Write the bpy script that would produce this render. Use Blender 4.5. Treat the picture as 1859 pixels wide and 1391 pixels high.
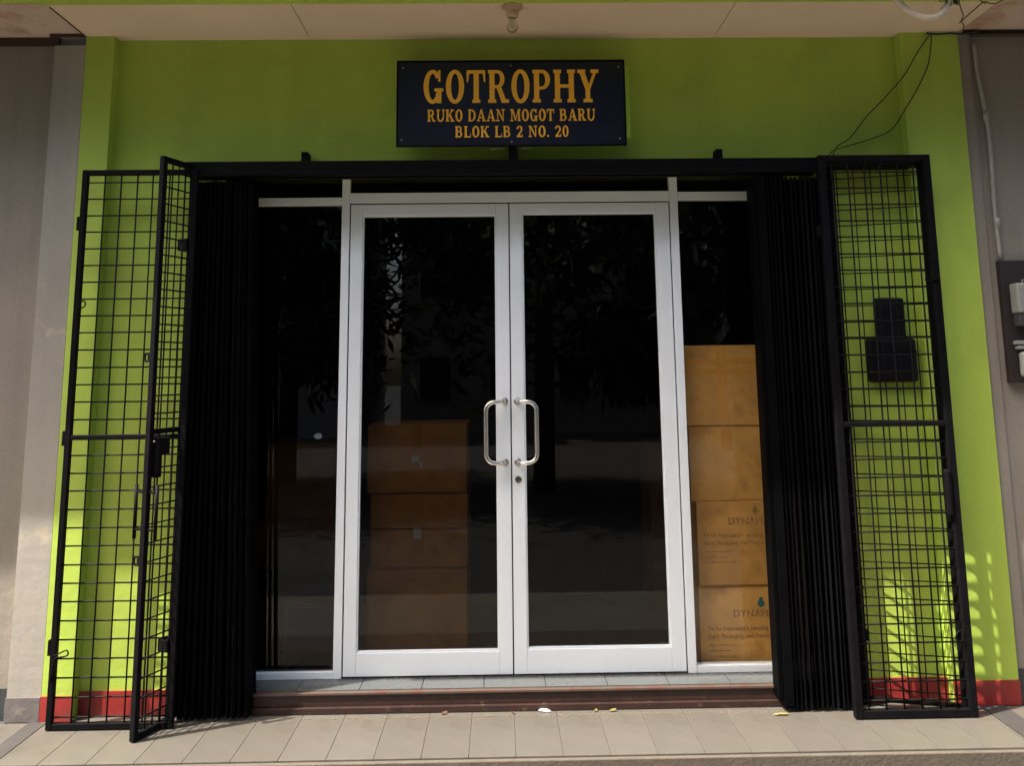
import bpy, bmesh, math, random
from mathutils import Vector, Matrix
random.seed(7)
for o in list(bpy.data.objects): bpy.data.objects.remove(o)
S = bpy.context.scene
C = S.collection

# ------------------------------------------------------------------ camera
W_, F_, PY_ = 1859.0, 1500.0, 452.85
pit, yaw, rol = .1482, .0156, -.0111
cam = bpy.data.cameras.new('camera'); co = bpy.data.objects.new('camera', cam); C.objects.link(co)
fwd = Vector((math.sin(yaw)*math.cos(pit), math.cos(yaw)*math.cos(pit), math.sin(pit)))
rt = Vector((math.cos(yaw), -math.sin(yaw), 0)); up = rt.cross(fwd)
r2 = math.cos(rol)*rt + math.sin(rol)*up; u2 = -math.sin(rol)*rt + math.cos(rol)*up
m = Matrix((r2, u2, -fwd)).transposed().to_4x4(); m.translation = Vector((-.0341, -4.197, 1.5993))
co.matrix_world = m
cam.sensor_width = 36; cam.lens = F_/W_*36; cam.shift_y = -(1391/2-PY_)/W_
cam.clip_start = .05; cam.clip_end = 400
S.camera = co

# ------------------------------------------------------------------ light
SUN_DIR = Vector((.910, .395, -1.70)).normalized()      # the way the light travels
el = math.asin(-SUN_DIR.z)
wd = bpy.data.worlds.new("World"); S.world = wd; wd.use_nodes = True
nt = wd.node_tree; bg = nt.nodes['Background']
sky = nt.nodes.new('ShaderNodeTexSky'); sky.sky_type = 'NISHITA'; sky.sun_disc = False
sky.sun_elevation = el; sky.sun_rotation = math.atan2(-SUN_DIR.x, -SUN_DIR.y)
sky.air_density = 1.0; sky.dust_density = 5.0; sky.ozone_density = .6
nt.links.new(sky.outputs[0], bg.inputs[0]); bg.inputs[1].default_value = .15
sl = bpy.data.lights.new('sun', 'SUN'); sl.energy = 3.7; sl.angle = math.radians(.6); sl.color = (1, .95, .86)
so = bpy.data.objects.new('sun', sl); C.objects.link(so)
so.rotation_euler = SUN_DIR.to_track_quat('-Z', 'Y').to_euler()
S.view_settings.view_transform = 'Standard'; S.view_settings.look = 'None'
S.view_settings.gamma = 1; S.view_settings.use_curve_mapping = False
S.view_settings.exposure = 2.05

# ------------------------------------------------------------------ materials
def mat(name, col, rough=.6, metal=0.0, var=0.0, vscale=3.0, bump=0.0, bscale=60, dirt=None, dscale=1.2, dlo=.5, dhi=.7, spec=.5, rnd=0.0, fine=0.0, streak=0.0):
    M = bpy.data.materials.new(name); M.use_nodes = True
    n = M.node_tree.nodes; L = M.node_tree.links; b = n['Principled BSDF']
    b.inputs['Roughness'].default_value = rough; b.inputs['Metallic'].default_value = metal
    b.inputs['Specular IOR Level'].default_value = spec
    tc = n.new('ShaderNodeTexCoord')
    rgb = n.new('ShaderNodeRGB'); rgb.outputs[0].default_value = (*col, 1); cur = rgb.outputs[0]
    def mul(fac_socket, lo, hi):
        nonlocal cur
        mr = n.new('ShaderNodeMapRange'); mr.inputs[1].default_value = .25; mr.inputs[2].default_value = .75
        mr.inputs[3].default_value = lo; mr.inputs[4].default_value = hi; L.new(fac_socket, mr.inputs[0])
        x = n.new('ShaderNodeVectorMath'); x.operation = 'SCALE'; L.new(cur, x.inputs[0]); L.new(mr.outputs[0], x.inputs['Scale']); cur = x.outputs[0]
    if var:
        a = n.new('ShaderNodeTexNoise'); a.inputs['Scale'].default_value = vscale; a.inputs['Detail'].default_value = 6
        L.new(tc.outputs['Object'], a.inputs['Vector']); mul(a.outputs[0], 1-var, 1+var)
    if fine:
        a = n.new('ShaderNodeTexNoise'); a.inputs['Scale'].default_value = 140; a.inputs['Detail'].default_value = 3
        L.new(tc.outputs['Object'], a.inputs['Vector']); mul(a.outputs[0], 1-fine, 1+fine)
    if streak:      # rain streaks and roller marks: noise drawn out along the height
        mp = n.new('ShaderNodeMapping'); mp.inputs['Scale'].default_value = (9, 9, .55); L.new(tc.outputs['Object'], mp.inputs[0])
        a = n.new('ShaderNodeTexNoise'); a.inputs['Scale'].default_value = 1.0; a.inputs['Detail'].default_value = 7; a.inputs['Roughness'].default_value = .6
        L.new(mp.outputs[0], a.inputs['Vector']); mul(a.outputs[0], 1-streak, 1+streak)
    if rnd:
        oi = n.new('ShaderNodeObjectInfo'); mr = n.new('ShaderNodeMapRange'); mr.inputs[3].default_value = 1-rnd; mr.inputs[4].default_value = 1+rnd
        L.new(oi.outputs['Random'], mr.inputs[0])
        x = n.new('ShaderNodeVectorMath'); x.operation = 'SCALE'; L.new(cur, x.inputs[0]); L.new(mr.outputs[0], x.inputs['Scale']); cur = x.outputs[0]
    if dirt:
        a = n.new('ShaderNodeTexNoise'); a.inputs['Scale'].default_value = dscale; a.inputs['Detail'].default_value = 9; a.inputs['Roughness'].default_value = .65
        L.new(tc.outputs['Object'], a.inputs['Vector'])
        mr = n.new('ShaderNodeMapRange'); mr.inputs[1].default_value = dlo; mr.inputs[2].default_value = dhi; L.new(a.outputs[0], mr.inputs[0])
        mx = n.new('ShaderNodeMix'); mx.data_type = 'RGBA'; L.new(mr.outputs[0], mx.inputs[0]); L.new(cur, mx.inputs[6]); mx.inputs[7].default_value = (*dirt, 1); cur = mx.outputs[2]
    L.new(cur, b.inputs['Base Color'])
    if bump:
        a = n.new('ShaderNodeTexNoise'); a.inputs['Scale'].default_value = bscale; a.inputs['Detail'].default_value = 5
        L.new(tc.outputs['Object'], a.inputs['Vector'])
        bp = n.new('ShaderNodeBump'); bp.inputs['Strength'].default_value = bump; bp.inputs['Distance'].default_value = .004
        L.new(a.outputs[0], bp.inputs['Height']); L.new(bp.outputs[0], b.inputs['Normal'])
    return M
GREEN = (.35, .470, .058)
green = mat('green_plaster', GREEN, .75, var=.10, vscale=1.6, bump=.5, bscale=25, dirt=(.28, .36, .046), dscale=2.2, dlo=.52, dhi=.75, fine=.09, streak=.07)
greyw = mat('grey_plaster', (.225, .197, .158), .85, var=.14, vscale=1.8, bump=.6, bscale=18, dirt=(.29, .22, .16), dscale=2.4, dlo=.56, dhi=.72, fine=.10, streak=.10)
greyp = mat('pale_plaster', (.295, .270, .225), .85, var=.12, vscale=2.2, bump=.6, bscale=18, dirt=(.44, .36, .26), dscale=3.1, dlo=.58, dhi=.66, fine=.10, streak=.08)
cream = mat('cream_soffit', (.68, .52, .38), .8, var=.06, vscale=1.5, bump=.3, bscale=30, dirt=(.46, .33, .24), dscale=1.3, dlo=.6, dhi=.85, fine=.04)
stain = mat('stained_soffit', (.52, .40, .31), .8, var=.10, vscale=2.5, bump=.3, bscale=30, dirt=(.36, .20, .12), dscale=3.5, dlo=.52, dhi=.7)
red = mat('red_skirting_paint', (.25, .020, .016), .5, var=.2, vscale=6, bump=.4, bscale=30, dirt=(.14, .03, .025), dscale=9, dlo=.52, dhi=.7)
greysk = mat('grey_skirting_paint', (.11, .095, .09), .7, var=.25, vscale=8, bump=.5, bscale=30, dirt=(.2, .17, .14), dscale=11, dlo=.58, dhi=.7)
darksk = mat('dark_skirting_paint', (.03, .035, .035), .7, var=.2, vscale=8)
tilem = mat('floor_tile_glaze', (.086, .077, .063), .42, var=.10, vscale=7, rnd=.05, dirt=(.052, .043, .032), dscale=4, dlo=.52, dhi=.78, fine=.13, bump=.08, bscale=90)
sillm = mat('threshold_tile_glaze', (.068, .072, .070), .25, var=.08, vscale=5, rnd=.04, dirt=(.07, .06, .05), dscale=8, dlo=.6, dhi=.8)
grout = mat('grout', (.045, .036, .028), .9, var=.2, vscale=30)
stepm = mat('step_cement', (.078, .062, .045), .85, var=.15, vscale=9, bump=.6, bscale=60, fine=.12)
divm = mat('divider_stone', (.034, .029, .026), .7, var=.2, vscale=14, fine=.1)
apron = mat('bounce_concrete', (.13, .117, .097), .9, var=.15, vscale=1.5, bump=.6, bscale=12, fine=.1)
gndm = mat('ground_asphalt', (.030, .029, .028), .9, var=.15, vscale=.8, bump=.6, bscale=12, fine=.1)
black = mat('black_paint_metal', (.0045, .0042, .0048), .55, spec=.06, var=.3, vscale=20, dirt=(.018, .009, .007), dscale=14, dlo=.66, dhi=.8, bump=.2, bscale=90)
blackrod = mat('black_rod_paint', (.005, .005, .0045), .6, spec=.12, dirt=(.035, .015, .008), dscale=16, dlo=.6, dhi=.75, var=.2, vscale=20)
slatm = mat('black_folding_slat', (.0022, .0022, .0026), .5, var=.35, vscale=9, rnd=.5, spec=.03)
rail = mat('rusty_rail_paint', (.024, .009, .006), .5, var=.3, vscale=15, dirt=(.12, .08, .05), dscale=20, dlo=.6, dhi=.75, bump=.4, bscale=60)
alu = mat('white_powder_coat', (.76, .80, .82), .38, var=.03, vscale=4, fine=.02)
gasket = mat('black_rubber', (.01, .01, .01), .6)
chrome = mat('polished_steel', (.72, .66, .58), .12, metal=1)
steel = mat('dull_steel', (.35, .34, .32), .4, metal=1, var=.2, vscale=30)
navy = mat('navy_sign_panel', (.006, .007, .022), .3, var=.2, vscale=4, spec=.45)
gold = mat('orange_yellow_lettering', (.98, .50, .04), .5, var=.06, vscale=20)
lime = mat('lit_edge_lime', (.42, .60, .06), .5)  # brighter than the wall green: light on the strip put into the colour
card = mat('cardboard', (.60, .285, .068), .8, var=.18, vscale=6, streak=.08, bump=.3, bscale=50, dirt=(.36, .15, .035), dscale=5, dlo=.52, dhi=.72, rnd=.14)
tape = mat('brown_parcel_tape', (.62, .27, .05), .22, var=.1, vscale=8)
ink = mat('dark_print', (.17, .085, .035), .8, dirt=(.55, .26, .08), dscale=90, dlo=.42, dhi=.62)
teal = mat('teal_print', (.03, .12, .11), .8)
paper = mat('white_paper', (.7, .7, .66), .8)
blackpl = mat('black_plastic', (.005, .0045, .006), .5, spec=.15)
boardm = mat('dark_wood_board', (.022, .016, .015), .5, var=.2, vscale=15)
metm = mat('meter_casing', (.24, .24, .22), .4, var=.1, vscale=10)
metd = mat('meter_rust_trim', (.10, .045, .03), .6)
pvc = mat('grey_pvc_pipe', (.31, .28, .24), .5, var=.1, vscale=20)
trimm = mat('dark_brown_trim', (.035, .016, .012), .55, var=.3, vscale=12)
hosem = mat('pale_hose', (.62, .50, .38), .5, var=.15, vscale=30)
wire = mat('black_cable', (.008, .008, .008), .6)
vinem = mat('dry_vine', (.05, .03, .015), .9)
leafm = mat('green_leaf', (.05, .09, .02), .6, var=.3, vscale=20)
dryleaf = mat('dry_leaf', (.12, .05, .03), .8, var=.3, vscale=40)
yell = mat('yellow_leaf', (.20, .15, .04), .7, var=.2, vscale=30)
socketm = mat('beige_socket', (.50, .33, .20), .5)
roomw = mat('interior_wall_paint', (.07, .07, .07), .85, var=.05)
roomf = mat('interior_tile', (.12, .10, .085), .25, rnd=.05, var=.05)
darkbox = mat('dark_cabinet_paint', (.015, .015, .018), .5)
bluem = mat('blue_plastic', (.03, .04, .22), .4)
trunkm = mat('tree_bark', (.07, .05, .035), .95, var=.3, vscale=10, bump=.8, bscale=12)
treem = mat('tree_foliage', (.020, .036, .009), .7, var=.4, vscale=.8)
oppw = mat('opposite_wall', (.30, .29, .26), .8, var=.1, vscale=.6)
dwin = mat('dark_window', (.02, .022, .025), .2)

glass = bpy.data.materials.new('tinted_glass'); glass.use_nodes = True
n = glass.node_tree.nodes; L = glass.node_tree.links; n.clear()
out = n.new('ShaderNodeOutputMaterial'); mx = n.new('ShaderNodeMixShader'); tr = n.new('ShaderNodeBsdfTransparent'); gl = n.new('ShaderNodeBsdfGlossy')
fr = n.new('ShaderNodeFresnel'); IOR_ = 1.36
geo = n.new('ShaderNodeNewGeometry'); mr = n.new('ShaderNodeMapRange'); mr.inputs[3].default_value = IOR_; mr.inputs[4].default_value = 1/IOR_   # thin pane: the same Fresnel term on both faces
L.new(geo.outputs['Backfacing'], mr.inputs[0]); L.new(mr.outputs[0], fr.inputs[0])
tr.inputs[0].default_value = (.90, .92, .91, 1); gl.inputs['Roughness'].default_value = .0; gl.inputs[0].default_value = (1, 1, 1, 1)
L.new(fr.outputs[0], mx.inputs[0]); L.new(tr.outputs[0], mx.inputs[1]); L.new(gl.outputs[0], mx.inputs[2]); L.new(mx.outputs[0], out.inputs[0])
def film(col):      # the same pane with a dark window film: only the tint differs
    m2 = glass.copy(); m2.name = 'dark_film_glass'
    for nd in m2.node_tree.nodes:
        if nd.type == 'BSDF_TRANSPARENT': nd.inputs[0].default_value = (*col, 1)
    return m2
darkglass = film((.49, .48, .465))
bulbg = bpy.data.materials.new('clear_bulb_glass'); bulbg.use_nodes = True
n = bulbg.node_tree.nodes; L = bulbg.node_tree.links; n.clear()
out = n.new('ShaderNodeOutputMaterial'); mx = n.new('ShaderNodeMixShader'); tr = n.new('ShaderNodeBsdfTransparent'); gl = n.new('ShaderNodeBsdfGlossy')
lw = n.new('ShaderNodeLayerWeight'); lw.inputs[0].default_value = .45
tr.inputs[0].default_value = (.86, .84, .80, 1); gl.inputs['Roughness'].default_value = .15
L.new(lw.outputs['Facing'], mx.inputs[0]); L.new(tr.outputs[0], mx.inputs[1]); L.new(gl.outputs[0], mx.inputs[2]); L.new(mx.outputs[0], out.inputs[0])

# ------------------------------------------------------------------ helpers
def link(name, me, parent=None, loc=(0, 0, 0)):
    o = bpy.data.objects.new(name, me); C.objects.link(o); o.location = loc
    if parent: o.parent = parent
    return o
def thing(name, label, cat, loc=(0, 0, 0), rz=0, group=None):
    o = bpy.data.objects.new(name, None); C.objects.link(o); o.location = loc; o.rotation_euler = (0, 0, rz)
    o.empty_display_size = .05
    o['label'] = label; o['category'] = cat
    if group: o['group'] = group
    return o
def tag(o, label, cat, group=None):
    o['label'] = label; o['category'] = cat
    if group: o['group'] = group
    return o
def struct(name):
    o = bpy.data.objects.new(name, None); C.objects.link(o); o['kind'] = 'structure'; return o
def tome(bm, name, m, smooth=False):
    me = bpy.data.meshes.new(name); bmesh.ops.recalc_face_normals(bm, faces=bm.faces)
    bm.to_mesh(me); bm.free(); me.materials.append(m)
    if smooth:
        for p in me.polygons: p.use_smooth = True
    return me
def addbox(bm, x0, x1, y0, y1, z0, z1, bev=0):
    r = bmesh.ops.create_cube(bm, size=1)
    bmesh.ops.scale(bm, vec=(x1-x0, y1-y0, z1-z0), verts=r['verts'])
    bmesh.ops.translate(bm, vec=((x0+x1)/2, (y0+y1)/2, (z0+z1)/2), verts=r['verts'])
    if bev:
        es = set()
        for v in r['verts']: es.update(v.link_edges)
        bmesh.ops.bevel(bm, geom=list(es), offset=bev, segments=2, affect='EDGES', profile=.5)
def box(name, m, x0, x1, y0, y1, z0, z1, parent=None, bev=0):
    bm = bmesh.new(); addbox(bm, x0, x1, y0, y1, z0, z1, bev)
    return link(name, tome(bm, name, m), parent)
def tube_bm(bm, pts, r, seg=8, closed=False):
    pts = [Vector(p) for p in pts]; rings = []
    N = len(pts); ref = None
    for i, p in enumerate(pts):
        a = pts[max(i-1, 0)]; b = pts[min(i+1, N-1)]; t = (b-a).normalized()
        if ref is None: ref = t.orthogonal().normalized()
        ref = (ref - t*ref.dot(t)).normalized(); bn = t.cross(ref)
        rr = r[i] if isinstance(r, (list, tuple)) else r
        rings.append([bm.verts.new(p + rr*(math.cos(2*math.pi*k/seg)*ref + math.sin(2*math.pi*k/seg)*bn)) for k in range(seg)])
    for a, b in zip(rings, rings[1:]):
        for k in range(seg): bm.faces.new((a[k], a[(k+1) % seg], b[(k+1) % seg], b[k]))
    bm.faces.new(rings[0]); bm.faces.new(rings[-1][::-1])
def tube(name, m, pts, r, parent=None, seg=8):
    bm = bmesh.new(); tube_bm(bm, pts, r, seg); return link(name, tome(bm, name, m, True), parent)
def spline(pts, n=8):
    P = [Vector(p) for p in pts]; P = [2*P[0]-P[1]] + P + [2*P[-1]-P[-2]]; o = []
    for i in range(1, len(P)-2):
        for k in range(n):
            t = k/n; a, b, c, d = P[i-1:i+3]
            o.append(.5*((2*b)+(c-a)*t+(2*a-5*b+4*c-d)*t*t+(3*b-a-3*c+d)*t**3))
    o.append(P[-2]); return o
def lathe(bm, prof, seg=20, c=(0, 0, 0)):
    rings = [[bm.verts.new((c[0]+r*math.cos(2*math.pi*k/seg), c[1]+r*math.sin(2*math.pi*k/seg), c[2]+z)) for k in range(seg)] for r, z in prof]
    for a, b in zip(rings, rings[1:]):
        for k in range(seg): bm.faces.new((a[k], a[(k+1) % seg], b[(k+1) % seg], b[k]))
    bm.faces.new(rings[0]); bm.faces.new(rings[-1])

# ------------------------------------------------------------------ ground
g = box('ground', gndm, -120, 120, -120, 60, -.45, -.156); g['kind'] = 'structure'
g = box('bounce_apron', apron, -8, 8, -2.3, -1.051, -.1555, -.150); g['kind'] = 'structure'  # added strip that bounces sunlight onto the lower wall

# ------------------------------------------------------------------ the shop building
PXL, PXLI, PXRI, PXR, ZC, REC = -2.212, -2.063, 2.127, 2.443, 3.39, .058
b = thing('shop_building', 'lime green shop front wall between two plain pillars with red base', 'building', (0, 0, 0))
OX0, OX1, OZ = -1.52, 1.56, 2.672
bm = bmesh.new()
addbox(bm, PXLI, OX0, REC, .30, 0, ZC+.2); addbox(bm, OX1, PXRI, REC, .30, 0, ZC+.2)
addbox(bm, OX0, OX1, REC, .30, OZ, ZC+.2)
link('wall', tome(bm, 'wall', green), b)
for x0, x1 in ((PXL, PXLI), (PXRI, PXR)):
    box('pillar', green, x0, x1, 0, .30, 0, ZC+.2, b)
SK = .112
box('skirting', red, PXL-.001, PXLI+.001, -.008, -.0005, .001, SK, b)
box('skirting', red, PXRI-.001, PXR+.001, -.008, -.0005, .001, SK, b)
box('skirting', red, PXLI+.002, OX0+.01, REC-.008, REC-.0005, .001, SK, b)
box('skirting', red, OX1-.01, PXRI-.002, REC-.008, REC-.0005, .001, SK, b)
# soffit boards with thin joints, then the green edge beam and the upper wall
SF = -.385
for x0, x1 in ((PXL, -1.042), (-1.038, 1.138), (1.142, PXR)):
    box('soffit_panel', cream, x0, x1, SF, .0, ZC, ZC+.03, b)
box('soffit_panel', cream, PXLI, PXRI, .0005, REC, ZC+.0, ZC+.03, b)
box('edge_beam', green, PXL-.04, PXR+.02, SF-.215, SF-.0005, ZC-.004, ZC+.25, b)
box('upper_wall', green, PXL, PXR, SF-.215, .1, ZC+.251, ZC+3.2, b)
# interior room
R0, R1, RY = -2.05, 2.1, 5.2
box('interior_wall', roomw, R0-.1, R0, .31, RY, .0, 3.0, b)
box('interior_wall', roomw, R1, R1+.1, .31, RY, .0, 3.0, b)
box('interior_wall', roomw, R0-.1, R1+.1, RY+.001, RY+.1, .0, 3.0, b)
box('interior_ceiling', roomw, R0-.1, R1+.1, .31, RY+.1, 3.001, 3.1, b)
fl = struct('interior_floor')
box('screed', grout, R0-.1, R1+.1, .30, RY+.1, -.1, .090, fl)
me = None
for i in range(13):
    for j in range(11):
        x = R0+.03+i*.302+.15; y = .32+j*.302+.15
        if me is None:
            bm = bmesh.new(); addbox(bm, -.149, .149, -.149, .149, 0, .008); me = tome(bm, 'tile', roomf)
        link('tile', me, fl, (x, y, .0902))

# ------------------------------------------------------------------ neighbours
nl = thing('neighbour_building', 'grey plastered neighbouring front at the left edge with a pale pier', 'building', (-2.6, 0, 0))
nl_o = Vector((2.6, 0, 0))
def lb(name, m, x0, x1, y0, y1, z0, z1, p, off=2.6, bev=0): return box(name, m, x0+off, x1+off, y0, y1, z0, z1, p, bev)
lb('pier', greyp, -2.375, PXL-.002, .001, .30, 0, ZC-.05, nl)
lb('wall', greyw, -6.0, -2.376, .06, .30, 0, ZC-.03, nl)
lb('skirting', greysk, -2.377, PXL-.003, -.008, .0, .001, .108, nl)
lb('skirting', darksk, -6.0, -2.378, .052, .0595, .001, .13, nl)
lb('soffit_panel', stain, -6.0, PXL-.006, SF+.02, .30, ZC+.012, ZC+.04, nl)
lb('edge_beam', green, -2.9, PXL-.05, SF-.195, SF+.019, ZC+.014, ZC+.25, nl)
lb('edge_beam', greyw, -6.0, -2.901, SF-.195, SF+.019, ZC+.014, ZC+.25, nl)
lb('upper_wall', greyw, -6.0, PXL-.05, SF-.205, .1, ZC+.251, ZC+3.2, nl)
lb('trim_strip', trimm, -6.0, -2.376, .035, .0595, ZC-.03+.0, ZC+.011, nl)
lb('trim_strip', trimm, -2.40, PXL-.004, -.012, .0005, ZC-.005, ZC+.032-.021, nl)
lb('soffit_edging', trimm, PXL-.0055, PXL-.0005, SF+.03, -.001, ZC-.004, ZC+.03, nl)
nr = thing('neighbour_building', 'grey brown neighbouring wall at the right edge with conduit on it', 'building', (2.9, 0, 0))
def rb(name, m, x0, x1, y0, y1, z0, z1, p=nr, bev=0): return box(name, m, x0-2.9, x1-2.9, y0, y1, z0, z1, p, bev)
rb('pier', greyw, PXR+.002, 2.505, .012, .30, 0, ZC-.005)
rb('wall', greyw, 2.506, 6.0, .022, .30, 0, ZC-.005)
rb('skirting', darksk, PXR+.003, 6.0, .003, .0115, .001, .16)
rb('soffit_panel', stain, PXR+.004, 6.0, SF-.02, .30, ZC+.004, ZC+.04)
rb('edge_beam', greyw, PXR+.03, 6.0, SF-.215, SF-.021, ZC+.0, ZC+.25)
rb('upper_wall', greyw, PXR+.03, 6.0, SF-.205, .1, ZC+.251, ZC+3.2)
tube('trim_rail', trimm, [(2.47-2.9, -.012, ZC-.004), (6-2.9, -.012, ZC-.002)], .013, nr)
tube('trim_rail', trimm, [(2.505-2.9, -.028, ZC-.026), (6-2.9, -.028, ZC-.028)], .011, nr)

# ------------------------------------------------------------------ terrace
tf = struct('terrace_floor')
YE, YT = -.443, .058
box('screed', grout, -6, 6, YE+.02, .02, -.15, -.0028, tf)
box('screed', grout, OX0, OX1, .0205, YT+.02, -.15, -.0028, tf)
box('step_nosing', stepm, -6, 6, YE-.025, YE-.001, -.15, -.006, tf, .004)
stp = box('ground_step', stepm, -8, 8, -1.05, YE-.026, -.149, -.075, tf, .008)
bm = bmesh.new(); addbox(bm, -.0991, .0991, YE, -.0012, -.012, 0, .0012); tm = tome(bm, 'tile', tilem)
bm = bmesh.new(); addbox(bm, -.0991, .0991, .0008, YT, -.012, 0, .0012); tm2 = tome(bm, 'tile', tilem)
x = .018 - .1 - 10*.2
xs = []
while x < 2.2: xs.append(x); x += .2
for x in xs:
    if x-.1 > -2.17 and x+.1 < 2.235:
        link('tile', tm, tf, (x, 0, 0))
        if x-.1 > -1.65 and x+.1 < 1.7: link('tile', tm2, tf, (x, 0, 0))
bm = bmesh.new(); addbox(bm, -2.17, min(v for v in xs if v-.1 > -2.17)-.1015, YE, -.009, -.012, 0, .001); link('tile', tome(bm, 'tile', tilem), tf)
bm = bmesh.new(); addbox(bm, max(v for v in xs if v+.1 < 2.235)+.1015, 2.235, YE, -.009, -.012, 0, .001); link('tile', tome(bm, 'tile', tilem), tf)
for x0, x1 in ((PXLI+.003, OX0), (OX1, PXRI-.003)): box('recess_strip', tilem, x0, x1, .0008, REC-.009, -.012, -.001, tf)
box('divider_strip', divm, -2.255, -2.172, YE, -.009, -.012, .002, tf)
box('divider_strip', divm, 2.238, 2.355, YE, -.009, -.012, .002, tf)
for k in range(8):
    for s, x0 in ((-1, -2.257), (1, 2.357)):
        a = x0 + s*(.2*k+.1)
        link('tile', tm, tf, (a, -.008, -.002 if s < 0 else -.001))

th = struct('door_threshold')
box('threshold_core', grout, OX0, OX1, YT+.001, .30, -.15, .089, th)
bm = bmesh.new(); addbox(bm, -.1488, .1488, .0585, .34, .0895, .098, .0015); sm_ = tome(bm, 'tile', sillm)
for i in range(-6, 6):
    xc = -.127+.3*i+.15+.0
    if xc-.15 > OX0-.2 and xc+.15 < OX1+.2: link('tile', sm_, th, (xc, 0, 0))
# rusty bottom rail of the folding gate
rl = thing('gate_track', 'rusty red brown floor track running along the shop doorstep', 'gate track', (0, .04, 0))
box('base_flange', rail, -1.58, 1.60, -.020, .017, .002, .030, rl, .002)
box('upright_web', rail, -1.58, 1.60, .000, .017, .0305, .080, rl, .002)
box('top_lip', mat('rail_lip_highlight', (.07, .048, .036), .5, dirt=(.08, .03, .02), dscale=12, dlo=.45, dhi=.6), -1.58, 1.60, -.008, .018, .0805, .094, rl, .003)  # lip paler than the rail: its highlight is put into the colour

# ------------------------------------------------------------------ glazed shop front
YD = .198
sf = thing('glass_double_door', 'white framed glass double door with fixed side panes and bar handles', 'door', (0, YD, .098))
def fb(name, m, x0, x1, z0, z1, y0=0, y1=.06, parent=sf, bev=.0015): return box(name, m, x0, x1, y0, y1, z0-.098, z1-.098, parent, bev)
fb('frame_post', alu, -.882, -.8405, .0985, 2.672); fb('frame_post', alu, .8955, .9385, .0985, 2.672)
fb('frame_rail', alu, -.8395, .8945, 2.517, 2.572)
fb('frame_rail', alu, -1.519, -.883, 2.508, 2.549, .002, .058); fb('frame_rail', alu, .9395, 1.559, 2.524, 2.566, .002, .058)
fb('frame_sill', alu, -1.519, -.883, .0985, .130, .002, .058); fb('frame_sill', alu, .9395, 1.559, .0985, .132, .002, .058)
fb('frame_post', alu, -1.519, -1.48, .131, 2.507, .002, .058); fb('frame_post', alu, 1.52, 1.559, .133, 2.523, .002, .058)
for x0, x1, z0, z1 in ((-1.48, -.883, .130, 2.508), (.9395, 1.52, .132, 2.524), (-1.519, -.883, 2.549, 2.672), (-.8395, .8945, 2.572, 2.672), (.9395, 1.559, 2.566, 2.672)):
    fb('glass_pane', glass if x0 == .9395 else darkglass, x0+.0005, x1-.0005, z0+.0005, z1-.0005, .028, .034, sf, 0)
fb('door_stop', gasket, -.8395, .8945, 2.509, 2.5165, .02, .05, sf, 0)
bm = bmesh.new(); vs = [bm.verts.new((-.989+.020*math.cos(k*.785)*1.1+.003*(k % 2), .024, 1.283-.098+.016*math.sin(k*.785))) for k in range(8)]; f__ = bm.faces.new(vs)
r = bmesh.ops.extrude_face_region(bm, geom=[f__]); bmesh.ops.translate(bm, verts=[v for v in r['geom'] if isinstance(v, bmesh.types.BMVert)], vec=(0, .0015, 0))
link('paper_sticker', tome(bm, 'paper_sticker', mat('faded_sticker', (.11, .13, .14), .7)), sf)
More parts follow.
